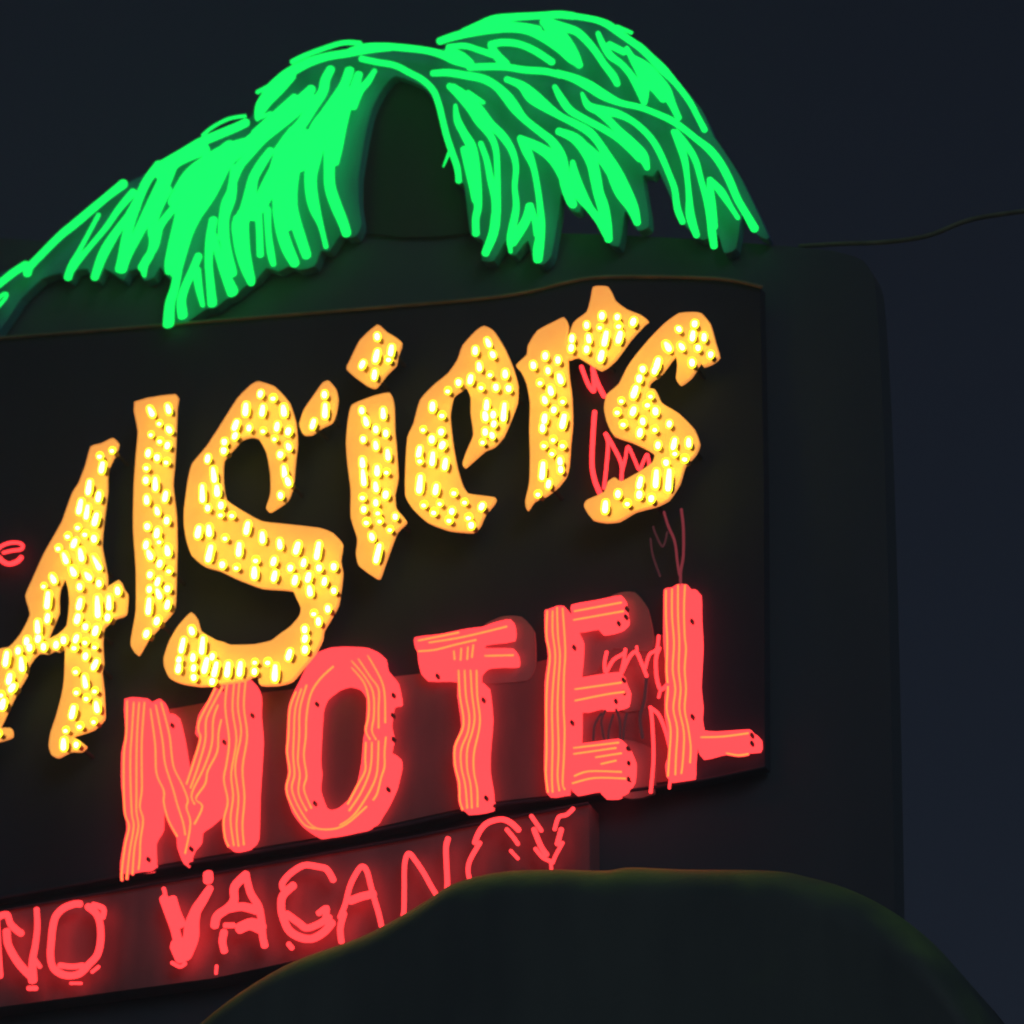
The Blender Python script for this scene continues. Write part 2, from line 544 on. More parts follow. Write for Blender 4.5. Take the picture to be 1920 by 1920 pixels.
bulbs(LL, LP, [(205, 160, 60, -25), (330, 140, 50, -15), (265, 245), (335, 290, 25, -25), (205, 325), (270, 372), (325, 405, 20),
               (187, 460, 25), (250, 492, 10), (317, 522), (172, 565), (170, 655, 15), (238, 680, 80, -3), (310, 770, 50),
               (175, 795, 40), (250, 875, 40, -15), (320, 945, 20), (180, 988, 10), (250, 1035, 40), (325, 1160, 50, -10),
               (172, 1120, 30), (265, 1095), (195, 1190, 50, -22), (270, 1255, 20), (335, 1305), (200, 1335, 10), (255, 1385, 35, 15),
               (195, 1440, 15), (325, 1435, 10), (260, 1470, 60, -20), (190, 1560, 100), (325, 1550, 40), (250, 1668, 20, 20),
               (175, 1760, 20, 20)])
bulbs(LS, A3, [(755, 195, 20), (850, 225), (645, 310, 70, 3), (770, 320, 60), (930, 320, 60), (570, 430, 50, 20), (670, 450, 15),
               (775, 470), (880, 440, 40, 8), (965, 475, 20), (565, 510, 20, 25), (860, 530), (485, 555, 10), (965, 590, 30, -20),
               (480, 620, 10), (905, 650, 10), (360, 680, 30, 10), (405, 800, 100, -8), (935, 780, 80, -8), (960, 850, 40, -20),
               (320, 940, 120, -3), (430, 920, 60, -5), (905, 955, 20), (460, 1030, 20), (360, 1050, 15), (455, 1100), (540, 1105),
               (655, 1200, 70, 10), (290, 1230, 60), (370, 1220, 60), (770, 1270, 60), (490, 1275), (375, 1390, 100), (595, 1360, 80, 3),
               (900, 1320, 50), (1030, 1350, 60, 15), (1185, 1370, 110, 8), (720, 1440), (855, 1450, 30, 15), (470, 1475, 10), (575, 1495),
               (980, 1500, 10), (1080, 1460, 30), (1195, 1500, 10), (1305, 1490, 15), (710, 1535, 60), (860, 1560, 50, 12),
               (1015, 1590, 40), (1115, 1570, 40), (1235, 1600, 30, 8), (1125, 1670, 50, -8), (1305, 1670, 10), (1260, 1805, 20),
               (1155, 1840), (1190, 1900, 30)])
bulbs(LS, Z2, [(1215, 1040, 30), (1220, 1340, 40), (980, 1420, 100, 15), (465, 1530), (660, 1530), (770, 1690, 190), (460, 1670, 30),
               (245, 1630, 170), (60, 1640, 170, 5), (1220, 1180, 40)])
bulbs(LS, A1, [(1440, 1610, 30, -15), (1370, 1720, 90, 10), (1345, 1830, 20), (1520, 1720, 110, 3), (1450, 1810, 30)])
bulbs(LS, A2, [(1340, 290, 40), (1455, 290, 20), (1455, 360, 10), (1545, 270, 90), (1595, 205, 20), (1617, 300, 90), (1595, 390, 10)])
bulbs(LQ, A3, [(1235, 200, 20), (1240, 320, 90), (1150, 420, 50, 15)])
bulbs(LD, A4, [(430, 205, 20), (535, 310, 60, 8), (425, 350, 70, 12), (320, 415, 30, 25), (410, 490, 50), (515, 375)])
bulbs(LI, A4, [(315, 760, 20), (345, 840, 50, -15), (475, 780, 60), (420, 900, 20), (495, 930, 20), (325, 975, 10), (420, 1020, 40),
               (510, 1090, 60), (320, 1150, 50, -5), (327, 1260, 110), (430, 1210, 50), (420, 1330, 50), (495, 1390, 20), (500, 1220),
               (320, 1410), (420, 1450, 20), (330, 1500, 10), (435, 1525), (565, 1555, 10), (350, 1595), (450, 1585), (525, 1650),
               (390, 1705, 30, -15), (435, 1830, 120, 12)])
bulbs(LE, A4, [(1260, 250, 50, -20), (1295, 340, 20, -20), (1165, 310, 30), (1195, 430, 40), (1275, 490), (1390, 485, 30),
               (1130, 525, 40, 10), (1040, 550, 10), (1210, 585), (1320, 585, 15), (1415, 595, 10), (960, 610), (845, 730, 40),
               (915, 795), (1250, 720, 60), (1380, 770, 120, 5), (1240, 800, 40), (1300, 790, 20), (1305, 860, 15), (775, 900),
               (910, 920, 10), (1240, 920, 20), (1290, 945, 20, -15), (840, 975, 20), (1220, 995), (920, 1020, 20, 25), (745, 1070, 60),
               (845, 1120, 80, 5), (940, 1160, 60, 8), (750, 1310, 110, 5), (750, 1135), (870, 1350, 50), (1005, 1375), (1085, 1445),
               (900, 1455), (780, 1465), (1215, 1480, 20, 25), (855, 1520), (990, 1515, 10), (1115, 1560), (970, 1580), (1135, 1620, 10)])
bulbs(LR, A5, [(330, 750, 20), (425, 780, 20), (240, 820, 20), (350, 860, 20), (440, 920, 50, -15), (290, 950), (370, 1010, 40, -10),
               (325, 1080, 30, -15), (460, 1090), (395, 1155, 10), (325, 1220, 40, 8), (465, 1240, 80), (310, 1290, 30), (390, 1375),
               (460, 1420), (320, 1420), (380, 1480), (440, 1540, 30), (310, 1610, 110, 5), (445, 1600, 20), (355, 1710, 30, 10),
               (275, 1785)])
bulbs(LC, A5, [(640, 520, 20), (755, 450, 20), (870, 460, 10), (740, 535), (880, 525), (990, 495, 20, 20), (530, 620, 30), (525, 690, 20),
               (655, 620, 40), (640, 700, 20), (780, 620, 90), (885, 610, 60, 15), (750, 750, 50, 15)])
bulbs(LZ, A5, [(1330, 550, 10, -30), (1450, 510, 10), (1435, 600, 50), (1520, 610, 30), (1245, 680, 50, -25), (1350, 680, 30, -25),
               (1475, 690, 10), (1570, 740, 10), (1170, 810, 60, 15), (1430, 800, 20), (1035, 920, 20), (1150, 860, 20), (1060, 850, 10),
               (1000, 1020, 60, 20), (900, 1085), (1120, 1050), (990, 1165, 30, 20), (870, 1170), (1095, 1115), (1155, 1165, 20),
               (1060, 1240, 20), (915, 1260), (1260, 1260, 15), (1150, 1300), (1040, 1325, 30), (1295, 1410, 60), (1175, 1420, 20),
               (1405, 1400, 40), (1375, 1520), (1235, 1550, 10), (1300, 1480), (1160, 1670, 110, 5), (1255, 1680, 140, 5), (1040, 1700, 60),
               (1035, 1790, 20), (875, 1785, 20), (1125, 1820, 10), (945, 1855), (780, 1880, 60, 5)])

for L_ in letters.values():                               # metal standoffs between each letter and the cabinet
    own = [b for b in B if b[0] is L_]
    for b in own[:: max(1, len(own) // 4)][:5]:
        c = hit(b[1], b[2], H_FACE)
        pv = [c - N * d + U * (0.009 * math.cos(a)) + Vector((0, 0, 0.009 * math.sin(a)))
              for d in (0.0185, H_FACE + 0.004) for a in (2 * math.pi * i / 8 for i in range(8))]
        link("standoff", pv, [(i, (i + 1) % 8, (i + 1) % 8 + 8, i + 8) for i in range(8)], M_back, L_)
B.sort(key=lambda b: -(b[3] + 0.002 * (1920 - b[1])))     # the longest light spots first
rest_v, rest_f, rest_m = [], [], []
for i, (letter, x, y, ln, t) in enumerate(B):
    v, f, fm = bulb_geo(x, y, ln, t, H_FACE, H_BULB, R_BULB * random.uniform(0.9, 1.12))
    if i < 100:
        link("bulb", v, f, [M_bulb, M_socket], letter, fm, smooth=True)
    else:
        o = len(rest_v)
        rest_v += v
        rest_f += [tuple(k + o for k in q) for q in f]
        rest_m += fm
rb = link("bulbs", rest_v, rest_f, [M_bulb, M_socket], cab, rest_m, smooth=True)
rb['kind'] = "stuff"

# --- backing panel of the MOTEL letters, their red glow put into its maroon
slab("letter_panel", PX([(236, 1345), (480, 1300), (620, 1284), (760, 1266), (1010, 1240), (1240, 1190), (1268, 1186),
                         (1272, 1462), (1100, 1484), (920, 1504), (700, 1552), (400, 1604), (236, 1632)]),
     -0.01, 0.006, M_letter_panel, cab, soft=False)

# --- red neon letters: channel glow put in for tube light, tubes on it
HL0, HL1, HT = 0.0, 0.045, 0.066


def neon_letter(label, outlines, tubes, panel, w=26, studs=(), holes=(), plates=()):
    vs, fs = [], []
    for k, ol in enumerate(outlines):
        v, f = slab_geo(panel(ol), HL0, HL1 + 0.003 * k, [panel(h) for h in holes] if k == 0 else ())
        o = len(vs)
        vs += v
        fs += [tuple(i + o for i in q) for q in f]
    L = link("neon_letter", vs, fs, M_channel_glow, cab)
    L['label'] = label
    for k, t in enumerate(tubes):
        tube("neon_tube", panel(t), w / panel.s, HT + 0.0015 * (k % 5), M_core, L)
    for k, p in enumerate(plates):
        slab("glow_plate", PX(p), 0.0, 0.009 + 0.002 * k, M_plate, L)  # plate added to show the letter's dim red side glow
    for s in studs:
        c = hit(*panel([s])[0], HL1 + 0.02)
        b1, b2 = U, Vector((0, 0, 1))
        ring = []
        for d in (0.0, -0.022):
            ring += [c + N * d + b1 * (0.006 * math.cos(a)) + b2 * (0.010 * math.sin(a))
                     for a in (2 * math.pi * i / 8 for i in range(8))]
        fc = [tuple(range(8))] + [(i, i + 8, (i + 1) % 8 + 8, (i + 1) % 8) for i in range(8)]
        link("mount_stud", ring, fc, M_stud, L)
    return L


neon_letter("red neon letter M", [[
    (135, 440), (310, 440), (318, 480), (400, 440), (450, 550), (515, 560), (560, 740), (605, 1000), (650, 880), (700, 750),
    (665, 700), (690, 560), (780, 420), (830, 320), (870, 280), (1060, 280), (1130, 390), (1130, 550), (1145, 750), (1120, 1150),
    (1110, 1470), (1050, 1540), (920, 1560), (870, 1400), (880, 1250), (860, 1280), (760, 1370), (690, 1420), (680, 1500),
    (630, 1560), (580, 1680), (530, 1560), (520, 1450), (450, 1320), (400, 1180), (395, 1400), (340, 1500), (340, 1700), (250, 1720),
    (100, 1730), (130, 1500), (150, 1400), (110, 1100), (110, 850), (140, 700)]], [
    [(155, 460), (150, 700), (132, 850), (130, 1100), (140, 1300), (170, 1400), (140, 1540), (115, 1740), (115, 1800)],
    [(205, 470), (190, 700), (180, 850), (180, 1050), (190, 1300), (205, 1400), (175, 1580), (152, 1790)],
    [(245, 470), (230, 700), (225, 900), (225, 1150), (225, 1290), (240, 1400), (210, 1560), (195, 1755)],
    [(285, 470), (265, 750), (265, 980), (265, 1130), (250, 1250), (275, 1350), (255, 1500), (250, 1630), (240, 1720)],
    [(330, 520), (365, 780), (375, 1000), (430, 1130), (430, 1220), (465, 1350), (530, 1470)],
    [(370, 490), (420, 750), (440, 930), (500, 1120), (530, 1230), (575, 1370), (590, 1460)],
    [(410, 470), (470, 700), (490, 870), (510, 970), (570, 1090), (610, 1200), (600, 1260), (630, 1380), (590, 1600)],
    [(840, 310), (780, 440), (700, 600), (690, 680), (705, 740), (660, 900), (600, 1080)],
    [(870, 350), (770, 540), (745, 620), (740, 760), (690, 940), (630, 1110)],
    [(835, 490), (800, 600), (790, 780), (730, 960), (640, 1150), (660, 1230)],
    [(860, 600), (840, 700), (830, 840), (760, 980), (740, 1080), (670, 1190), (720, 1250), (660, 1380)],
    [(910, 300), (890, 500), (920, 750), (900, 930), (880, 1050), (910, 1210), (880, 1350), (890, 1480), (915, 1545)],
    [(960, 290), (945, 520), (975, 750), (935, 1000), (950, 1170), (930, 1350), (955, 1540)],
    [(1000, 290), (985, 500), (1010, 700), (965, 950), (990, 1180), (975, 1380), (990, 1545)],
    [(1045, 290), (1030, 500), (1055, 720), (1020, 960), (1035, 1180), (1020, 1380), (1030, 1535)]], R1,
    studs=[(485, 635), (1085, 560), (875, 760), (625, 1560), (305, 1640)])
neon_letter("red neon letter O", [[
    (600, 330), (760, 340), (860, 390), (880, 480), (960, 580), (990, 740), (930, 760), (910, 900), (930, 1000), (910, 1110),
    (980, 1150), (985, 1220), (950, 1370), (890, 1500), (840, 1580), (800, 1640), (650, 1710), (500, 1740), (370, 1740),
    (270, 1680), (190, 1570), (140, 1400), (160, 1270), (145, 1120), (160, 800), (190, 700), (250, 580), (340, 400), (470, 340)]], [
    [(220, 670), (175, 800), (165, 1000), (155, 1120), (175, 1270), (150, 1400), (200, 1540), (290, 1670), (400, 1700)],
    [(260, 650), (215, 800), (205, 1000), (200, 1150), (210, 1290), (190, 1400), (250, 1550), (350, 1680), (480, 1700), (600, 1660), (750, 1530)],
    [(300, 620), (250, 800), (245, 1000), (235, 1180), (250, 1290), (240, 1430), (300, 1560)],
    [(500, 480), (400, 575), (330, 690), (300, 850), (295, 1000), (280, 1150), (300, 1300), (280, 1400), (335, 1540)],
    [(640, 490), (730, 600), (765, 720), (765, 850), (745, 960), (775, 1025)],
    [(640, 440), (740, 560), (800, 680), (805, 850), (790, 960), (820, 1025)],
    [(690, 425), (780, 560), (840, 650), (840, 800), (840, 940)],
    [(760, 400), (850, 560), (885, 680), (890, 900)],
    [(745, 1050), (740, 1170), (740, 1260), (690, 1360), (610, 1510)],
    [(790, 1050), (785, 1200), (760, 1310), (700, 1440), (620, 1560)],
    [(840, 1040), (835, 1200), (820, 1310), (760, 1440), (650, 1600), (550, 1670)],
    [(895, 1010), (885, 1120), (885, 1230), (860, 1310), (830, 1430), (800, 1480)]], R2,
    studs=[(370, 755), (355, 1500), (945, 690), (905, 1395), (940, 840), (945, 1020)],
    holes=[[(600, 605), (680, 630), (750, 720), (740, 950), (725, 1020), (710, 1200), (680, 1350), (620, 1470), (540, 1540),
            (480, 1555), (420, 1510), (375, 1380), (385, 1260), (375, 1150), (395, 800), (430, 700), (520, 630)]])
neon_letter("red neon letter T", [[
    (1110, 260), (1300, 235), (1500, 195), (1620, 180), (1700, 150), (1830, 125), (1838, 260), (1620, 292), (1630, 340),
    (1850, 345), (1870, 455), (1740, 460), (1640, 470), (1590, 520), (1590, 590), (1645, 620), (1670, 850), (1650, 1100),
    (1650, 1250), (1675, 1400), (1670, 1530), (1480, 1560), (1440, 1480), (1430, 1350), (1400, 1220), (1400, 1080), (1460, 930),
    (1430, 700), (1420, 568), (1180, 560), (1140, 460), (1130, 370), (1115, 340)]], [
    [(1440, 510), (1450, 700), (1475, 850), (1470, 950), (1415, 1080), (1415, 1220), (1445, 1350), (1450, 1480), (1470, 1550)],
    [(1485, 510), (1495, 700), (1520, 850), (1510, 970), (1460, 1100), (1460, 1230), (1490, 1370), (1505, 1540)],
    [(1530, 510), (1540, 680), (1560, 850), (1545, 960), (1505, 1100), (1505, 1250), (1530, 1370), (1540, 1540)],
    [(1575, 510), (1580, 700), (1600, 860), (1590, 970), (1555, 1130), (1555, 1270), (1580, 1400), (1582, 1530)],
    [(1405, 365), (1410, 425)], [(1460, 345), (1455, 430)], [(1510, 335), (1505, 425)], [(1550, 320), (1540, 410)],
    [(1140, 285), (1290, 255), (1440, 225)], [(1220, 300), (1440, 265), (1620, 225), (1800, 180)],
    [(1140, 365), (1260, 355), (1400, 320), (1570, 280)], [(1640, 400), (1850, 395)]], R2,
    studs=[(1620, 725), (1640, 1460), (1275, 545)],
    plates=[[(900, 1180), (940, 1156), (978, 1156), (1002, 1185), (1004, 1250), (988, 1276), (920, 1282), (896, 1276)]])
neon_letter("red neon letter E", [
    [(165, 260), (190, 250), (255, 225), (310, 225), (350, 280), (400, 400), (435, 480), (430, 620), (410, 800), (420, 900),
     (415, 1250), (340, 1300), (335, 1500), (320, 1620), (190, 1640), (160, 1450), (165, 1100), (165, 800), (190, 600), (165, 420)],
    [(365, 215), (550, 180), (740, 145), (760, 230), (775, 330), (730, 380), (660, 405), (580, 415), (550, 370), (390, 395), (370, 300)],
    [(400, 780), (560, 740), (730, 720), (755, 780), (785, 850), (770, 950), (700, 975), (600, 980), (560, 965), (420, 990)],
    [(370, 1280), (560, 1240), (720, 1220), (775, 1260), (825, 1380), (815, 1520), (760, 1600), (680, 1635), (590, 1635),
     (560, 1590), (390, 1625), (355, 1560)]], [
    [(185, 265), (180, 450), (205, 600), (185, 800), (178, 1000), (180, 1300), (175, 1480), (190, 1620)],
    [(225, 265), (225, 420), (245, 600), (230, 800), (220, 1000), (225, 1250), (220, 1500), (225, 1620)],
    [(258, 240), (265, 450), (280, 600), (268, 800), (262, 1000), (270, 1300), (262, 1500), (275, 1610)],
    [(300, 245), (320, 560), (310, 750), (308, 1000), (315, 1150), (310, 1350), (300, 1550), (315, 1600)],
    [(390, 265), (740, 200)], [(385, 330), (755, 265)], [(395, 850), (740, 800)], [(395, 935), (620, 890), (760, 870)],
    [(385, 1290), (720, 1250)], [(385, 1335), (700, 1290)], [(550, 1360), (740, 1330)], [(390, 1500), (500, 1465), (740, 1470)],
    [(375, 1555), (540, 1515), (770, 1520)], [(590, 1410), (700, 1385)]], R4,
    studs=[(775, 240), (768, 300), (715, 350), (750, 775), (755, 870), (695, 935), (785, 1290), (792, 1400), (790, 1520), (380, 530),
           (365, 1095)],
    plates=[[(1080, 1178), (1150, 1115), (1190, 1110), (1214, 1140), (1226, 1195), (1218, 1222), (1150, 1216), (1118, 1260), (1082, 1264)],
            [(1150, 1255), (1196, 1250), (1214, 1275), (1208, 1328), (1160, 1332)],
            [(1160, 1390), (1198, 1392), (1226, 1410), (1226, 1488), (1165, 1494)]])
neon_letter("red neon letter L", [[
    (1060, 100), (1120, 85), (1165, 60), (1235, 65), (1250, 100), (1310, 110), (1315, 300), (1325, 500), (1310, 800), (1325, 950),
    (1320, 1050), (1345, 1150), (1450, 1165), (1700, 1150), (1725, 1180), (1765, 1200), (1755, 1290), (1520, 1300), (1330, 1345),
    (1310, 1240), (1285, 1225), (1270, 1380), (1265, 1490), (1180, 1510), (1085, 1515), (1070, 1420), (1095, 1330), (1095, 1200),
    (1065, 1050), (1065, 900), (1085, 780), (1070, 650), (1055, 480), (1055, 250)]], [
    [(1075, 110), (1075, 300), (1085, 500), (1080, 700), (1090, 850), (1080, 1000), (1110, 1150), (1100, 1350), (1090, 1500)],
    [(1120, 100), (1120, 300), (1135, 500), (1125, 700), (1145, 850), (1130, 1000), (1160, 1150), (1150, 1350), (1145, 1490)],
    [(1165, 72), (1165, 300), (1175, 500), (1170, 700), (1185, 850), (1175, 1000), (1210, 1180), (1200, 1400), (1190, 1480)],
    [(1217, 72), (1210, 250), (1215, 450), (1225, 550), (1215, 700), (1225, 850), (1215, 1000), (1240, 1130), (1260, 1280), (1255, 1400)],
    [(1340, 1210), (1500, 1205), (1690, 1180)], [(1530, 1330), (1620, 1345), (1690, 1335)]], R4,
    studs=[(1265, 335), (1268, 1050), (1715, 1190), (1715, 1250)])

# --- thin red script tubing crossing the right of the sign
def script(panel, mat, items, h):
    for pts, w in items:
        tube("script_tube", panel(pts), w / panel.s, h, mat, cab, sub=5)


script(A5, M_red, [
    ([(600, 830), (650, 960), (695, 1015), (690, 920), (685, 820)], 32), ([(685, 850), (720, 950), (770, 1050)], 38),
    ([(700, 1170), (690, 1300), (680, 1550), (700, 1680), (740, 1780)], 38),
    ([(770, 1740), (790, 1560), (800, 1400), (780, 1330), (840, 1430), (900, 1560), (900, 1680)], 30),
    ([(900, 1640), (930, 1520), (950, 1430), (1000, 1530), (1035, 1600), (1070, 1530), (1095, 1490), (1110, 1570)], 26)], 0.04)
script(R3, M_reddim, [([(1270, 60), (1285, 200), (1285, 400), (1265, 530), (1265, 640)], 22),
                      ([(1140, 80), (1170, 180), (1220, 300), (1240, 450), (1255, 550)], 20)], 0.04)
script(R3, M_redfaint, [([(1060, 190), (1075, 240), (1130, 340), (1165, 230)], 16), ([(1040, 280), (1055, 400), (1110, 560)], 16),
                        ([(700, 1570), (670, 1650), (690, 1780)], 18), ([(610, 1790), (620, 1680), (670, 1590)], 18),
                        ([(760, 1600), (730, 1700), (720, 1790)], 18), ([(780, 1560), (810, 1650), (810, 1780)], 18),
                        ([(860, 1590), (840, 1700), (835, 1780)], 18), ([(1010, 1320), (990, 1500), (960, 1620), (980, 1770)], 24)], 0.04)
script(R3, M_red, [
    ([(710, 1130), (695, 1210), (705, 1280), (760, 1190), (840, 1140), (850, 1110)], 28),
    ([(850, 1110), (840, 1190), (820, 1290), (880, 1170), (930, 1130), (970, 1210), (1010, 1310)], 28),
    ([(935, 1090), (940, 1150)], 22), ([(1000, 1250), (1030, 1150), (1085, 1110), (1100, 1010)], 26),
    ([(1105, 1100), (1080, 1180), (1085, 1320), (1115, 1410), (1165, 1375)], 30), ([(1115, 1410), (1100, 1470)], 24)], 0.07)
script(R4, M_red, [([(960, 985), (970, 1080), (980, 1250), (980, 1400), (960, 1620)], 28),
                   ([(955, 985), (1020, 1040), (1070, 1160), (1105, 1290)], 28), ([(1105, 1540), (1100, 1590)], 22)], 0.05)
script(A1, M_red, [([(25, 1025), (90, 1010), (155, 1000), (170, 970), (130, 950), (60, 955), (0, 985), (-50, 1040)], 28),
                   ([(-50, 1060), (-10, 1060), (20, 1090), (70, 1110), (130, 1090), (160, 1060)], 38)], 0.05)

# ------------------------------------------------------------------ NO VACANCY box
vac = thing("vacancy_sign", "low dark box under the MOTEL letters with wavering red neon reading NO VACANCY", "sign",
            hit(500, 1840, 0.0))
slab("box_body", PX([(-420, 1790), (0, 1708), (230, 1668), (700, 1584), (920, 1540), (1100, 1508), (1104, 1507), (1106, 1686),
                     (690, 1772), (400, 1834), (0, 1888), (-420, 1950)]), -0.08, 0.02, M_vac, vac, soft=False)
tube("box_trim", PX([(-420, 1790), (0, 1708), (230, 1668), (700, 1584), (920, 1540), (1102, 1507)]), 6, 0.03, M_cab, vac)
HV = 0.075


def vac_letter(label, panel, strokes):
    root = None
    for pts, w in strokes:
        fat = 1.35 if label.endswith('V') else 1.0 if panel is R7 else 1.1
        ww = [x * fat / panel.s for x in w] if isinstance(w, list) else w * fat / panel.s
        o = tube("neon_letter" if root is None else "neon_tube", panel(pts), ww, HV + random.uniform(0, 0.004), M_redvac,
                 vac if root is None else root, sub=5)
        if root is None:
            root = o
            o['label'] = label


vac_letter("red neon letter N of the word NO", R5, [
    ([(50, 985), (60, 1080), (110, 1180), (170, 1260), (230, 1320)], 55), ([(-20, 880), (50, 860), (80, 930), (130, 980), (160, 1000)], 48),
    ([(275, 820), (280, 950), (265, 1090), (245, 1200), (245, 1350)], [40, 42, 45, 50, 70]), ([(300, 1250), (265, 1200)], 32),
    ([(215, 1412), (270, 1412)], 36), ([(-25, 900), (-15, 1100), (0, 1320)], 45)])
vac_letter("red neon letter O of the word NO", R5, [
    ([(600, 780), (560, 780), (480, 810), (420, 870), (395, 960), (385, 1060), (378, 1160), (395, 1250), (450, 1300), (520, 1318),
      (600, 1300), (670, 1230), (730, 1160), (755, 1050), (750, 930), (720, 850), (660, 800)], 50),
    ([(770, 880), (775, 815), (700, 785)], 40), ([(450, 1240), (540, 1250), (620, 1240)], 40), ([(530, 1375), (610, 1375)], 22),
    ([(690, 1290), (740, 1250)], 26)])
vac_letter("red neon letter V", R6, [
    ([(110, 740), (150, 850), (190, 960), (220, 1080), (250, 1170)], 55), ([(170, 750), (200, 850), (235, 930)], 60),
    ([(455, 660), (400, 750), (350, 830), (320, 930), (310, 1040), (270, 1160)], [40, 60, 70, 90, 100, 90]),
    ([(108, 665), (118, 700)], 24), ([(440, 560), (442, 600)], 62), ([(210, 1080), (250, 1170)], 95), ([(170, 1220), (230, 1250), (270, 1225)], 22)])
vac_letter("red neon first letter A of VACANCY", R6, [
    ([(725, 560), (640, 650), (635, 750), (590, 810), (510, 870), (490, 940)], 62),
    ([(730, 590), (760, 700), (820, 800), (840, 900), (850, 1020), (865, 1090)], 52), ([(600, 815), (700, 800), (810, 830)], 60),
    ([(680, 960), (760, 930), (840, 960)], 85), ([(560, 990), (548, 1060), (562, 1130)], 52), ([(570, 940), (630, 940)], 40),
    ([(505, 1245), (500, 1300)], 24)])
vac_letter("red neon first letter C of VACANCY", R6, [
    ([(1380, 600), (1330, 520), (1260, 500), (1160, 490), (1060, 550), (1000, 620), (1000, 660)], 44),
    ([(1080, 640), (1000, 720), (990, 820), (1010, 900), (1050, 980), (1130, 1030), (1220, 1040), (1310, 990), (1370, 920)], 54),
    ([(1030, 855), (1120, 920), (1180, 960), (1270, 930), (1350, 880)], 48), ([(1270, 850), (1330, 810), (1320, 880)], 42),
    ([(1045, 1080), (1070, 1110)], 36)])
vac_letter("red neon second letter A of VACANCY", R6, [
    ([(1430, 880), (1470, 780), (1500, 660), (1540, 570), (1590, 500), (1630, 530), (1660, 640), (1690, 750), (1720, 850), (1740, 940)], 38),
    ([(1510, 755), (1590, 725), (1680, 705)], 56), ([(1460, 850), (1432, 960), (1440, 1060)], 44)])
vac_letter("red neon letter N of VACANCY", R7, [
    ([(300, 1140), (310, 1050), (312, 900), (315, 720), (345, 640), (400, 700), (460, 790), (510, 880), (570, 980)], 38),
    ([(640, 530), (625, 600), (630, 750), (635, 860), (630, 940)], 42)])
vac_letter("red neon second letter C of VACANCY", R7, [
    ([(840, 560), (880, 470), (940, 410), (1040, 385), (1110, 410), (1170, 465)], 42), ([(800, 830), (790, 760), (810, 680), (880, 560)], 36),
    ([(1080, 460), (1130, 520), (1165, 570)], 32), ([(1110, 620), (1165, 680)], 26)])
vac_letter("red neon letter Y", R7, [
    ([(1285, 460), (1320, 550), (1350, 610), (1380, 650)], 40), ([(1265, 360), (1340, 470)], 32), ([(1295, 605), (1350, 670), (1410, 700)], 30),
    ([(1580, 305), (1530, 350), (1470, 370), (1440, 460)], 32), ([(1490, 460), (1460, 570)], 40), ([(1500, 560), (1450, 650), (1425, 710)], 30),
    ([(1410, 700), (1415, 760), (1410, 840)], 26)])

# ------------------------------------------------------------------ green palm crown
palm = thing("palm_sign", "green neon palm crown of two drooping fronds standing on top of the cabinet", "sign",
             hit(750, 600, -0.2))
slab("frond_panel", PX([
    (-300, 740), (-120, 600), (0, 512), (50, 494), (120, 430), (185, 375), (235, 345), (265, 330), (292, 312), (345, 280), (410, 247),
    (465, 224), (482, 200), (492, 172), (530, 140), (570, 115), (620, 98), (700, 86), (760, 88), (830, 92), (880, 48), (930, 38),
    (1040, 26), (1130, 36), (1185, 70), (1255, 133), (1315, 205), (1338, 255), (1352, 275), (1390, 335), (1442, 445), (1420, 440),
    (1392, 402), (1380, 465), (1358, 474), (1346, 440), (1318, 450), (1300, 438), (1275, 410), (1250, 352), (1234, 318), (1224, 330),
    (1205, 330), (1216, 400), (1216, 425), (1196, 432), (1172, 395), (1166, 440), (1160, 462), (1140, 455), (1112, 405), (1092, 380),
    (1086, 398), (1068, 392), (1052, 362), (1046, 410), (1034, 478), (1018, 496), (1000, 488), (990, 450), (966, 478), (954, 474),
    (950, 448), (926, 488), (903, 488), (906, 452), (896, 446), (882, 438), (876, 395), (870, 345), (856, 342), (845, 270), (832, 230),
    (820, 190), (790, 160), (742, 142), (718, 165), (697, 205), (684, 260), (673, 330), (673, 380), (678, 420), (668, 442), (650, 445),
    (642, 435), (618, 470), (602, 470), (590, 498), (562, 506), (545, 498), (522, 508), (500, 502), (482, 522), (465, 532), (442, 552),
    (422, 562), (405, 576), (385, 580), (365, 594), (345, 606), (326, 618), (310, 612), (308, 590), (316, 555), (324, 528), (310, 515),
    (300, 500), (288, 520), (270, 526), (262, 504), (242, 508), (232, 525), (215, 514), (196, 504), (184, 524), (174, 526), (164, 504),
    (142, 508), (130, 526), (114, 512), (80, 522), (40, 560), (10, 604), (-120, 780)]),
    -0.07, -0.02, M_frond, palm)

slab("trunk_panel", PX([(705, 185), (742, 148), (795, 170), (836, 225), (858, 330), (884, 436), (690, 438), (676, 330)]), -0.078, -0.066, M_arch, palm)

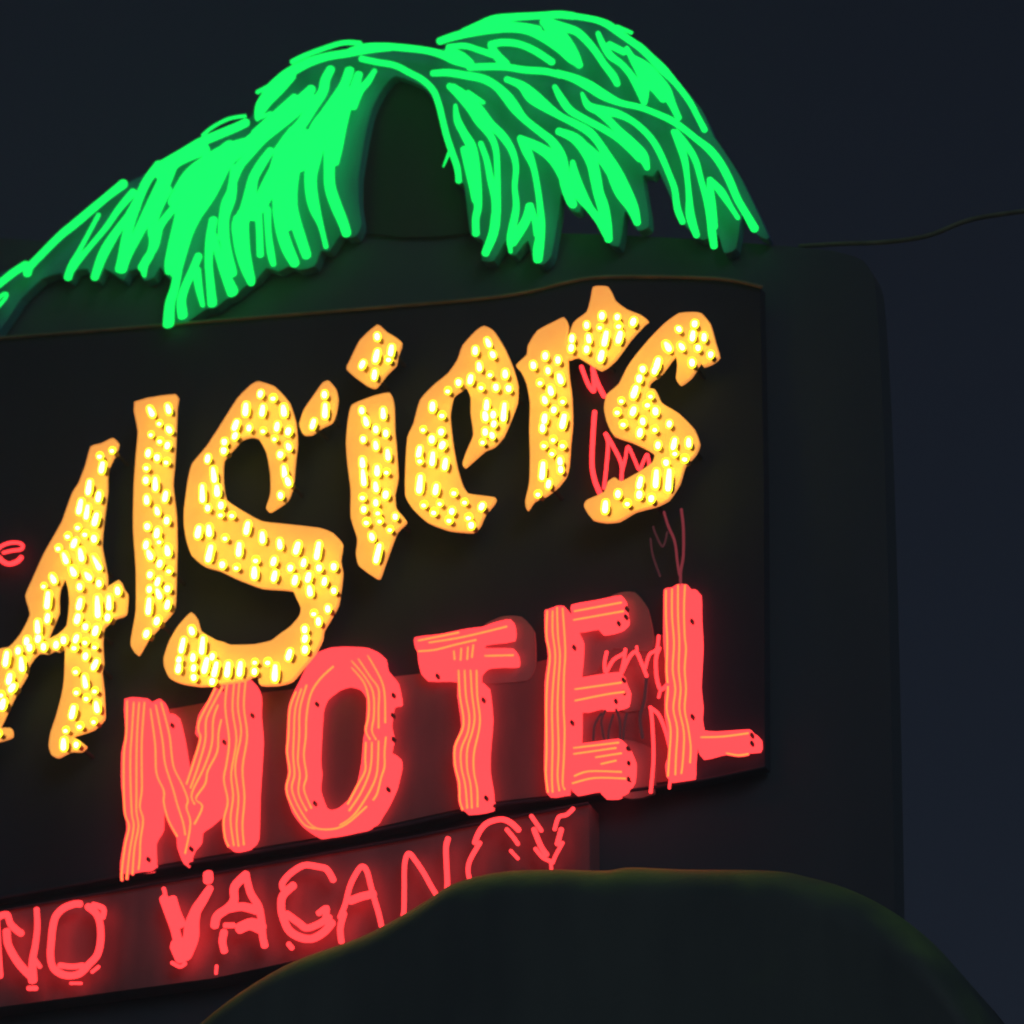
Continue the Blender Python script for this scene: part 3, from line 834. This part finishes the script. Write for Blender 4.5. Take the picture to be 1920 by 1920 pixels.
GREEN = [
    (G1, [(-80, 985), (0, 925), (100, 845), (195, 785)], [50, 62]),
    (G1, [(205, 850), (225, 800), (300, 720), (450, 570), (560, 480), (690, 370), (810, 270), (925, 180)], [70, 60, 56, 60, 70, 66, 62, 84]),
    (G1, [(-60, 1150), (0, 1085), (45, 1030), (50, 1005), (20, 1010), (-40, 1070)], 26),
    (G1, [(740, 410), (660, 560), (590, 690), (540, 790), (510, 880)], [32, 32, 36, 56, 66]),
    (G1, [(1000, 240), (890, 370), (800, 500), (700, 620), (600, 740), (540, 820)], [60, 50, 44, 40, 44, 50]),
    (G1, [(960, 420), (880, 530), (810, 640), (760, 740), (710, 880)], [50, 66, 90, 84, 62]),
    (G1, [(1190, 30), (1090, 180), (1010, 370), (950, 570), (930, 700), (895, 820)], [60, 76, 84, 84, 96, 70]),
    (G1, [(1080, 190), (960, 410), (860, 580)], 40),
    (G1, [(1290, 60), (1200, 280), (1110, 430), (1030, 570), (955, 710), (915, 820)], 84),
    (G1, [(1260, 220), (1180, 380), (1140, 520), (1150, 600), (1130, 700), (1080, 790), (1083, 870)], [70, 70, 70, 66, 62, 70, 28]),
    (G1, [(1370, 290), (1270, 400), (1200, 500), (1165, 640), (1100, 740), (1060, 810)], 56),
    (G1, [(1600, 0), (1480, 140), (1390, 260), (1355, 430), (1315, 600), (1280, 760), (1275, 830)], [100, 110, 110, 110, 110, 100, 80]),
    (G1, [(1660, 60), (1560, 260), (1460, 420), (1400, 560), (1360, 700), (1320, 850)], [150, 150, 130, 110, 100, 90]),
    (G1, [(1335, 830), (1310, 960), (1275, 1080), (1265, 1225)], [70, 70, 84, 94]),
    (G1, [(1490, 720), (1440, 840), (1390, 950), (1360, 1060), (1370, 1165)], [60, 64, 64, 76, 80]),
    (G1, [(1475, 830), (1490, 950), (1520, 1090)], [70, 60, 36]),
    (G1, [(1600, 450), (1575, 600), (1565, 760), (1575, 900), (1592, 1075)], [70, 76, 64, 66, 76]),
    (G1, [(1600, 560), (1645, 730), (1690, 860), (1745, 990)], [50, 60, 70, 90]),
    (G1, [(1820, 400), (1800, 520), (1810, 650), (1840, 800), (1885, 920)], [100, 120, 110, 80, 56]),
    (G1, [(1750, 130), (1740, 280), (1690, 420), (1680, 540), (1700, 680), (1745, 850)], [60, 66, 76, 84, 76, 70]),
    (G2, [(1930, 112), (1780, 125), (1600, 160), (1450, 185), (1300, 235), (1150, 320), (1040, 420)], [60, 72, 62, 64, 80, 100, 110]),
    (G2, [(1250, 260), (1120, 350), (1020, 450), (950, 550), (928, 640)], [60, 90, 90, 70, 40]),
    (G2, [(1190, 330), (1100, 430), (1000, 540), (930, 655)], [70, 80, 60, 34]),
    (G2, [(1700, 85), (1580, 80), (1440, 120), (1280, 180), (1190, 225)], 36),
    (G2, [(1030, 400), (930, 452)], 30),
    (G2, [(1030, 605), (960, 642)], 26),
    (G2, [(845, 680), (760, 720), (640, 770), (500, 830), (380, 900), (260, 970), (170, 1030), (100, 1120), (60, 1200), (20, 1330)], [70, 74, 76, 76, 70, 70, 80, 76, 66, 60]),
    (G2, [(840, 630), (720, 650), (600, 710), (520, 775)], 24),
    (G2, [(545, 885), (430, 930), (330, 980), (250, 1060), (180, 1190), (120, 1320), (60, 1450), (10, 1560)], [80, 76, 76, 84, 80, 84, 84, 80]),
    (G2, [(180, 1010), (120, 1090), (60, 1200), (0, 1340)], 70),
    (G2, [(530, 850), (400, 910), (290, 990), (200, 1080)], 80),
    (G2, [(840, 830), (700, 880), (560, 960), (430, 1060), (350, 1170), (290, 1280)], [90, 110, 120, 120, 100, 70]),
    (G2, [(860, 850), (750, 930), (640, 1040), (540, 1160), (430, 1300), (380, 1440), (340, 1600), (290, 1760)], [90, 110, 140, 140, 130, 120, 100, 100]),
    (G2, [(720, 870), (600, 970), (480, 1090), (400, 1220)], 150),
    (G2, [(650, 1000), (570, 1130), (490, 1240)], 130),
    (G2, [(1335, 430), (1220, 540), (1100, 650), (980, 740), (880, 810), (800, 890)], [80, 100, 110, 110, 100, 80]),
    (G2, [(1210, 490), (1110, 580), (1010, 670), (910, 760)], 60),
    (G2, [(1340, 480), (1240, 590), (1120, 690), (980, 800), (870, 920), (800, 1000), (755, 1100), (735, 1170)], [50, 60, 60, 64, 66, 74, 70, 60]),
    (G2, [(760, 1020), (735, 1180), (690, 1290), (670, 1420), (660, 1540)], [70, 60, 70, 70, 60]),
    (G2, [(1480, 280), (1440, 360), (1420, 450), (1340, 570), (1260, 690), (1180, 780), (1090, 900)], [70, 84, 90, 100, 110, 120, 110]),
    (G2, [(1620, 290), (1580, 400), (1500, 520), (1430, 620), (1360, 720), (1300, 900), (1250, 1020)], [80, 84, 80, 84, 90, 80, 80]),
    (G2, [(1690, 320), (1650, 440), (1600, 560), (1565, 720), (1540, 860), (1515, 980)], [66, 80, 90, 76, 70, 56]),
    (G2, [(1810, 290), (1760, 370), (1700, 440), (1650, 560)], [36, 50, 60, 60]),
    (G2, [(1600, 440), (1520, 560), (1450, 700), (1400, 820), (1360, 960), (1335, 1100), (1345, 1240)], [90, 100, 100, 100, 110, 90, 80]),
    (G2, [(1550, 560), (1500, 700), (1475, 850), (1470, 1000), (1475, 1160), (1520, 1300), (1570, 1420), (1600, 1510)], [80, 96, 96, 90, 86, 84, 76, 70]),
    (G2, [(1350, 900), (1325, 1050), (1335, 1200), (1360, 1320), (1405, 1450), (1445, 1610)], [90, 90, 96, 84, 44, 38]),
    (G2, [(1200, 740), (1120, 880), (1070, 1040), (1010, 1180), (960, 1300)], [90, 120, 130, 140, 120]),
    (G2, [(1270, 760), (1200, 900), (1150, 1050), (1100, 1200), (1090, 1330)], [100, 120, 120, 120, 90]),
    (G2, [(1300, 760), (1245, 900), (1210, 1050), (1190, 1200), (1190, 1330)], [80, 90, 90, 90, 90]),
    (G2, [(1030, 890), (960, 990), (900, 1100), (870, 1240), (840, 1340)], [60, 84, 90, 110, 110]),
    (G2, [(1080, 1000), (1010, 1150), (960, 1280), (900, 1380)], [110, 130, 140, 100]),
    (G2, [(850, 1330), (810, 1440), (820, 1570), (845, 1700), (885, 1865)], [120, 130, 110, 84, 64]),
    (G2, [(780, 1395), (765, 1480), (800, 1610)], [60, 60, 70]),
    (G2, [(935, 1330), (945, 1480), (952, 1670)], [60, 52, 56]),
    (G2, [(1005, 1330), (1012, 1500), (1030, 1650), (1050, 1740)], [56, 50, 60, 44]),
    (G2, [(1080, 1320), (1110, 1480), (1155, 1620), (1212, 1735)], [80, 90, 90, 72]),
    (G2, [(1130, 1200), (1130, 1340), (1165, 1460)], 80),
    (G2, [(1190, 1300), (1215, 1420), (1260, 1560), (1300, 1675)], [80, 84, 80, 72]),
    (G3, [(-10, 385), (100, 362), (250, 350), (400, 360), (550, 378), (680, 410), (780, 450), (875, 490)], [60, 90, 60, 58, 56, 70, 84, 50]),
    (G3, [(70, 440), (180, 465), (320, 490), (430, 545), (530, 600), (610, 680), (650, 780), (680, 900), (710, 1020), (750, 1140), (790, 1260), (800, 1355)], 52),
    (G3, [(730, 1140), (685, 1250)], [26, 12]),
    (G3, [(655, 310), (760, 275), (900, 240), (1050, 215), (1200, 210), (1330, 230), (1440, 275), (1540, 340), (1640, 430), (1705, 495)], [56, 66, 84, 90, 76, 76, 90, 90, 70, 44]),
    (G3, [(830, 230), (950, 190), (1060, 150), (1200, 130), (1400, 118), (1550, 110), (1660, 120)], [30, 60, 84, 64, 56, 60, 60]),
    (G3, [(1010, 165), (1150, 185), (1290, 200), (1400, 220)], 60),
    (G3, [(1450, 150), (1530, 250), (1600, 350), (1660, 430), (1710, 490)], [90, 130, 140, 110, 50]),
    (G3, [(720, 350), (850, 345), (950, 375), (1060, 410)], [40, 50, 50, 60]),
    (G3, [(725, 380), (810, 430), (890, 475)], [70, 100, 60]),
    (G3, [(1040, 340), (1090, 420), (1150, 485)], [50, 70, 80]),
    (G3, [(1040, 335), (1130, 318), (1250, 330), (1370, 380), (1500, 465)], 58),
    (G3, [(880, 505), (1000, 500), (1150, 502), (1300, 525), (1450, 535), (1560, 562)], 56),
    (G3, [(605, 550), (720, 545), (850, 565), (980, 590), (1080, 645), (1160, 725), (1220, 805), (1290, 890), (1400, 980), (1500, 1060), (1560, 1160), (1585, 1260), (1600, 1380), (1640, 1500), (1660, 1535)], [50, 60, 66, 70, 66, 84, 84, 60, 60, 66, 84, 90, 84, 76, 64]),
    (G3, [(730, 645), (820, 720), (900, 810), (950, 910), (1040, 1020), (1080, 1130), (1090, 1300), (1090, 1450), (1080, 1600), (1060, 1750), (1000, 1900)], [50, 80, 90, 64, 56, 52, 50, 56, 80, 84, 60]),
    (G3, [(760, 650), (870, 730), (960, 820), (1040, 930), (1130, 1020), (1200, 1130), (1230, 1250), (1220, 1400), (1232, 1550), (1205, 1700), (1185, 1800), (1190, 1890)], [50, 64, 60, 64, 66, 56, 50, 46, 56, 66, 56, 28]),
    (G3, [(870, 690), (985, 770)], 34),
    (G3, [(775, 790), (790, 900), (840, 1000), (895, 1100), (920, 1230), (935, 1400), (945, 1550), (928, 1640), (930, 1750)], [30, 60, 66, 80, 84, 84, 66, 60, 62]),
    (G3, [(840, 1120), (870, 1250), (905, 1400), (925, 1500)], 60),
    (G3, [(965, 1075), (1010, 1200), (1040, 1350), (1070, 1480), (1075, 1600)], [44, 50, 56, 60, 60]),
    (G3, [(1265, 1040), (1310, 1130), (1360, 1250), (1390, 1400), (1410, 1550), (1420, 1700), (1400, 1850), (1395, 1945)], [60, 76, 52, 50, 54, 64, 90, 76]),
    (G3, [(1260, 1035), (1360, 1085), (1470, 1150), (1540, 1230), (1590, 1330)], [50, 76, 90, 90, 80]),
    (G3, [(1330, 1545), (1310, 1640), (1260, 1730), (1205, 1820)], [60, 80, 84, 70]),
    (G3, [(1340, 1540), (1370, 1650), (1385, 1760)], 48),
    (G4, [(100, 120), (250, 145), (350, 180), (430, 235), (520, 300), (600, 355), (680, 430), (770, 520), (850, 605), (920, 690), (980, 775), (1030, 870), (1085, 975)], [50, 50, 60, 60, 56, 60, 60, 70, 50, 46, 46, 44, 48]),
    (G4, [(430, 200), (535, 245)], 30),
    (G4, [(-120, 160), (0, 200), (120, 235), (200, 305), (270, 390), (330, 480), (400, 570), (430, 630)], [80, 84, 66, 60, 56, 54, 60, 50]),
    (G4, [(285, 250), (320, 330), (380, 420), (460, 480), (530, 560), (590, 660), (630, 770)], [40, 50, 60, 50, 54, 66, 44]),
    (G4, [(370, 335), (480, 390)], 56),
    (G4, [(500, 360), (550, 450), (610, 540), (640, 640), (635, 770)], [36, 56, 84, 76, 44]),
    (G4, [(540, 430), (640, 500), (720, 590), (790, 680), (840, 780), (890, 885)], [50, 80, 90, 90, 60, 48]),
    (G4, [(610, 570), (700, 650), (780, 740)], 70),
    (G4, [(-20, 550), (100, 585), (220, 645), (330, 715), (450, 770), (600, 805), (720, 850), (830, 900), (920, 960), (1020, 1040), (1120, 1120), (1200, 1220), (1270, 1350), (1330, 1490), (1400, 1610), (1460, 1715)], [60, 70, 84, 80, 54, 50, 50, 54, 50, 50, 60, 60, 60, 56, 56, 64]),
    (G4, [(165, 700), (210, 790), (310, 830), (420, 850), (530, 900), (620, 970), (700, 1060), (760, 1170), (820, 1310), (860, 1420), (880, 1560), (920, 1665)], [26, 60, 84, 66, 50, 50, 50, 50, 46, 50, 54, 46]),
    (G4, [(210, 790), (330, 870), (430, 970), (530, 1070), (620, 1170), (655, 1260)], [50, 60, 60, 80, 84, 44]),
    (G4, [(-40, 650), (10, 740), (80, 830), (200, 900), (330, 970), (440, 1040), (540, 1120), (600, 1190)], [40, 60, 60, 54, 54, 54, 70, 60]),
    (G4, [(-400, 595), (-290, 640), (-210, 720), (-120, 790), (0, 870), (120, 930), (220, 990), (290, 1070), (350, 1170), (410, 1300), (470, 1430), (545, 1560), (580, 1670)], [50, 70, 110, 90, 56, 60, 66, 60, 76, 120, 130, 90, 56]),
    (G4, [(-10, 985), (100, 1030), (180, 1110), (240, 1220), (270, 1350), (290, 1450), (325, 1560), (350, 1700), (365, 1795)], [60, 80, 90, 90, 90, 84, 90, 84, 62]),
    (G4, [(90, 1020), (200, 1100), (300, 1190), (370, 1290)], 56),
    (G4, [(95, 1215), (110, 1330), (150, 1450), (230, 1570), (300, 1660), (350, 1760)], [40, 84, 100, 60, 66, 60]),
    (G4, [(850, 985), (900, 1090), (935, 1200), (955, 1340), (968, 1480), (978, 1620), (1025, 1765)], [40, 60, 56, 44, 50, 70, 50]),
    (G4, [(870, 990), (950, 1090), (1015, 1200), (1055, 1340), (1095, 1490), (1125, 1620), (1140, 1740), (1155, 1845)], [50, 50, 50, 46, 46, 60, 64, 56]),
    (G4, [(1120, 1345), (1130, 1460), (1150, 1580), (1155, 1700)], [40, 60, 50, 60]),
    (G4, [(1125, 1345), (1210, 1440), (1280, 1550), (1335, 1635)], [40, 60, 40, 34]),
]
for k, (panel, pts, w) in enumerate(GREEN):
    fat = 1.12 if panel in (G1, G2) else 1.02
    ww = [x * fat / panel.s for x in w] if isinstance(w, list) else w * fat / panel.s
    tube("neon_tube", panel(pts), ww, 0.045 + 0.0016 * (k % 7), M_green, palm, sub=4)

# ------------------------------------------------------------------ dark rounded canopy in front
prof = smooth_open([(250, 2120), (330, 2000), (430, 1900), (560, 1815), (690, 1766), (760, 1732), (830, 1690), (880, 1660), (960, 1642), (1060, 1638), (1150, 1640),
                    (1200, 1634), (1300, 1638), (1450, 1640), (1520, 1650), (1610, 1678), (1700, 1728), (1780, 1800), (1850, 1900), (1900, 2010), (1930, 2110)], 5)
HC = 0.9
rad = 0.2


def sheet(rings):
    m = len(rings[0])
    return [v for r in rings for v in r], [(i * m + k, i * m + m + k, i * m + m + k + 1, i * m + k + 1)
                                           for i in range(len(rings) - 1) for k in range(m - 1)]


def brow(points, grow=0.0, steps=9):
    """Rounded edge: from the top's back line over to the vertical front."""
    out = []
    for s_ in range(steps):
        a = math.pi / 2 * s_ / (steps - 1)
        out.append([p + N * ((rad + grow) * math.sin(a)) - Vector((0, 0, 1)) * (rad - (rad + grow) * math.cos(a)) for p in points])
    return out


canopy = thing("canopy", "dark rounded canopy with green-lit brow in front of the NO VACANCY box",
               "canopy", hit(960, 2300, HC))
topl = [hit(x, y, HC) for x, y in prof]
rg = brow(topl)
rg.append([r - Vector((0, 0, 2.2)) for r in rg[-1]])
bk = [p - N * 0.5 for p in topl]
rg.insert(0, bk)
rg.insert(0, [b - Vector((0, 0, 2.2)) for b in bk])
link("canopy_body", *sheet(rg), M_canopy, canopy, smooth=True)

# ------------------------------------------------------------------ overhead cable at the right
cable = tube("overhead_cable", PX([(1500, 462), (1580, 457), (1660, 454), (1740, 442), (1820, 412), (1920, 396), (2040, 380)]), 9, -0.1,
             M_cable, None, sub=6)
cable['label'] = "thin dark overhead cable running from the tower top toward the right"
cable['category'] = "cable"

# ------------------------------------------------------------------ haze added to lift the blacks and spread the glow
hz, nt, out = new_mat("haze_air")
vol = nt.nodes.new("ShaderNodeVolumePrincipled")
vol.inputs["Color"].default_value = (0.62, 0.78, 0.95, 1)
vol.inputs["Density"].default_value = 0.0085
nt.links.new(vol.outputs[0], out.inputs["Volume"])
x0, x1, y0, y1, z0, z1 = -9, 9, -2, 19, -1, 14
haze = box_part("haze", [Vector(c) for c in ((x0, y0, z0), (x1, y0, z0), (x1, y1, z0), (x0, y1, z0),
                                             (x0, y0, z1), (x1, y0, z1), (x1, y1, z1), (x0, y1, z1))], hz)
haze['kind'] = "stuff"
haze['label'] = "thin added haze around the glowing sign"
haze['category'] = "haze"
print("bulbs", len(B), "green", len(GREEN))
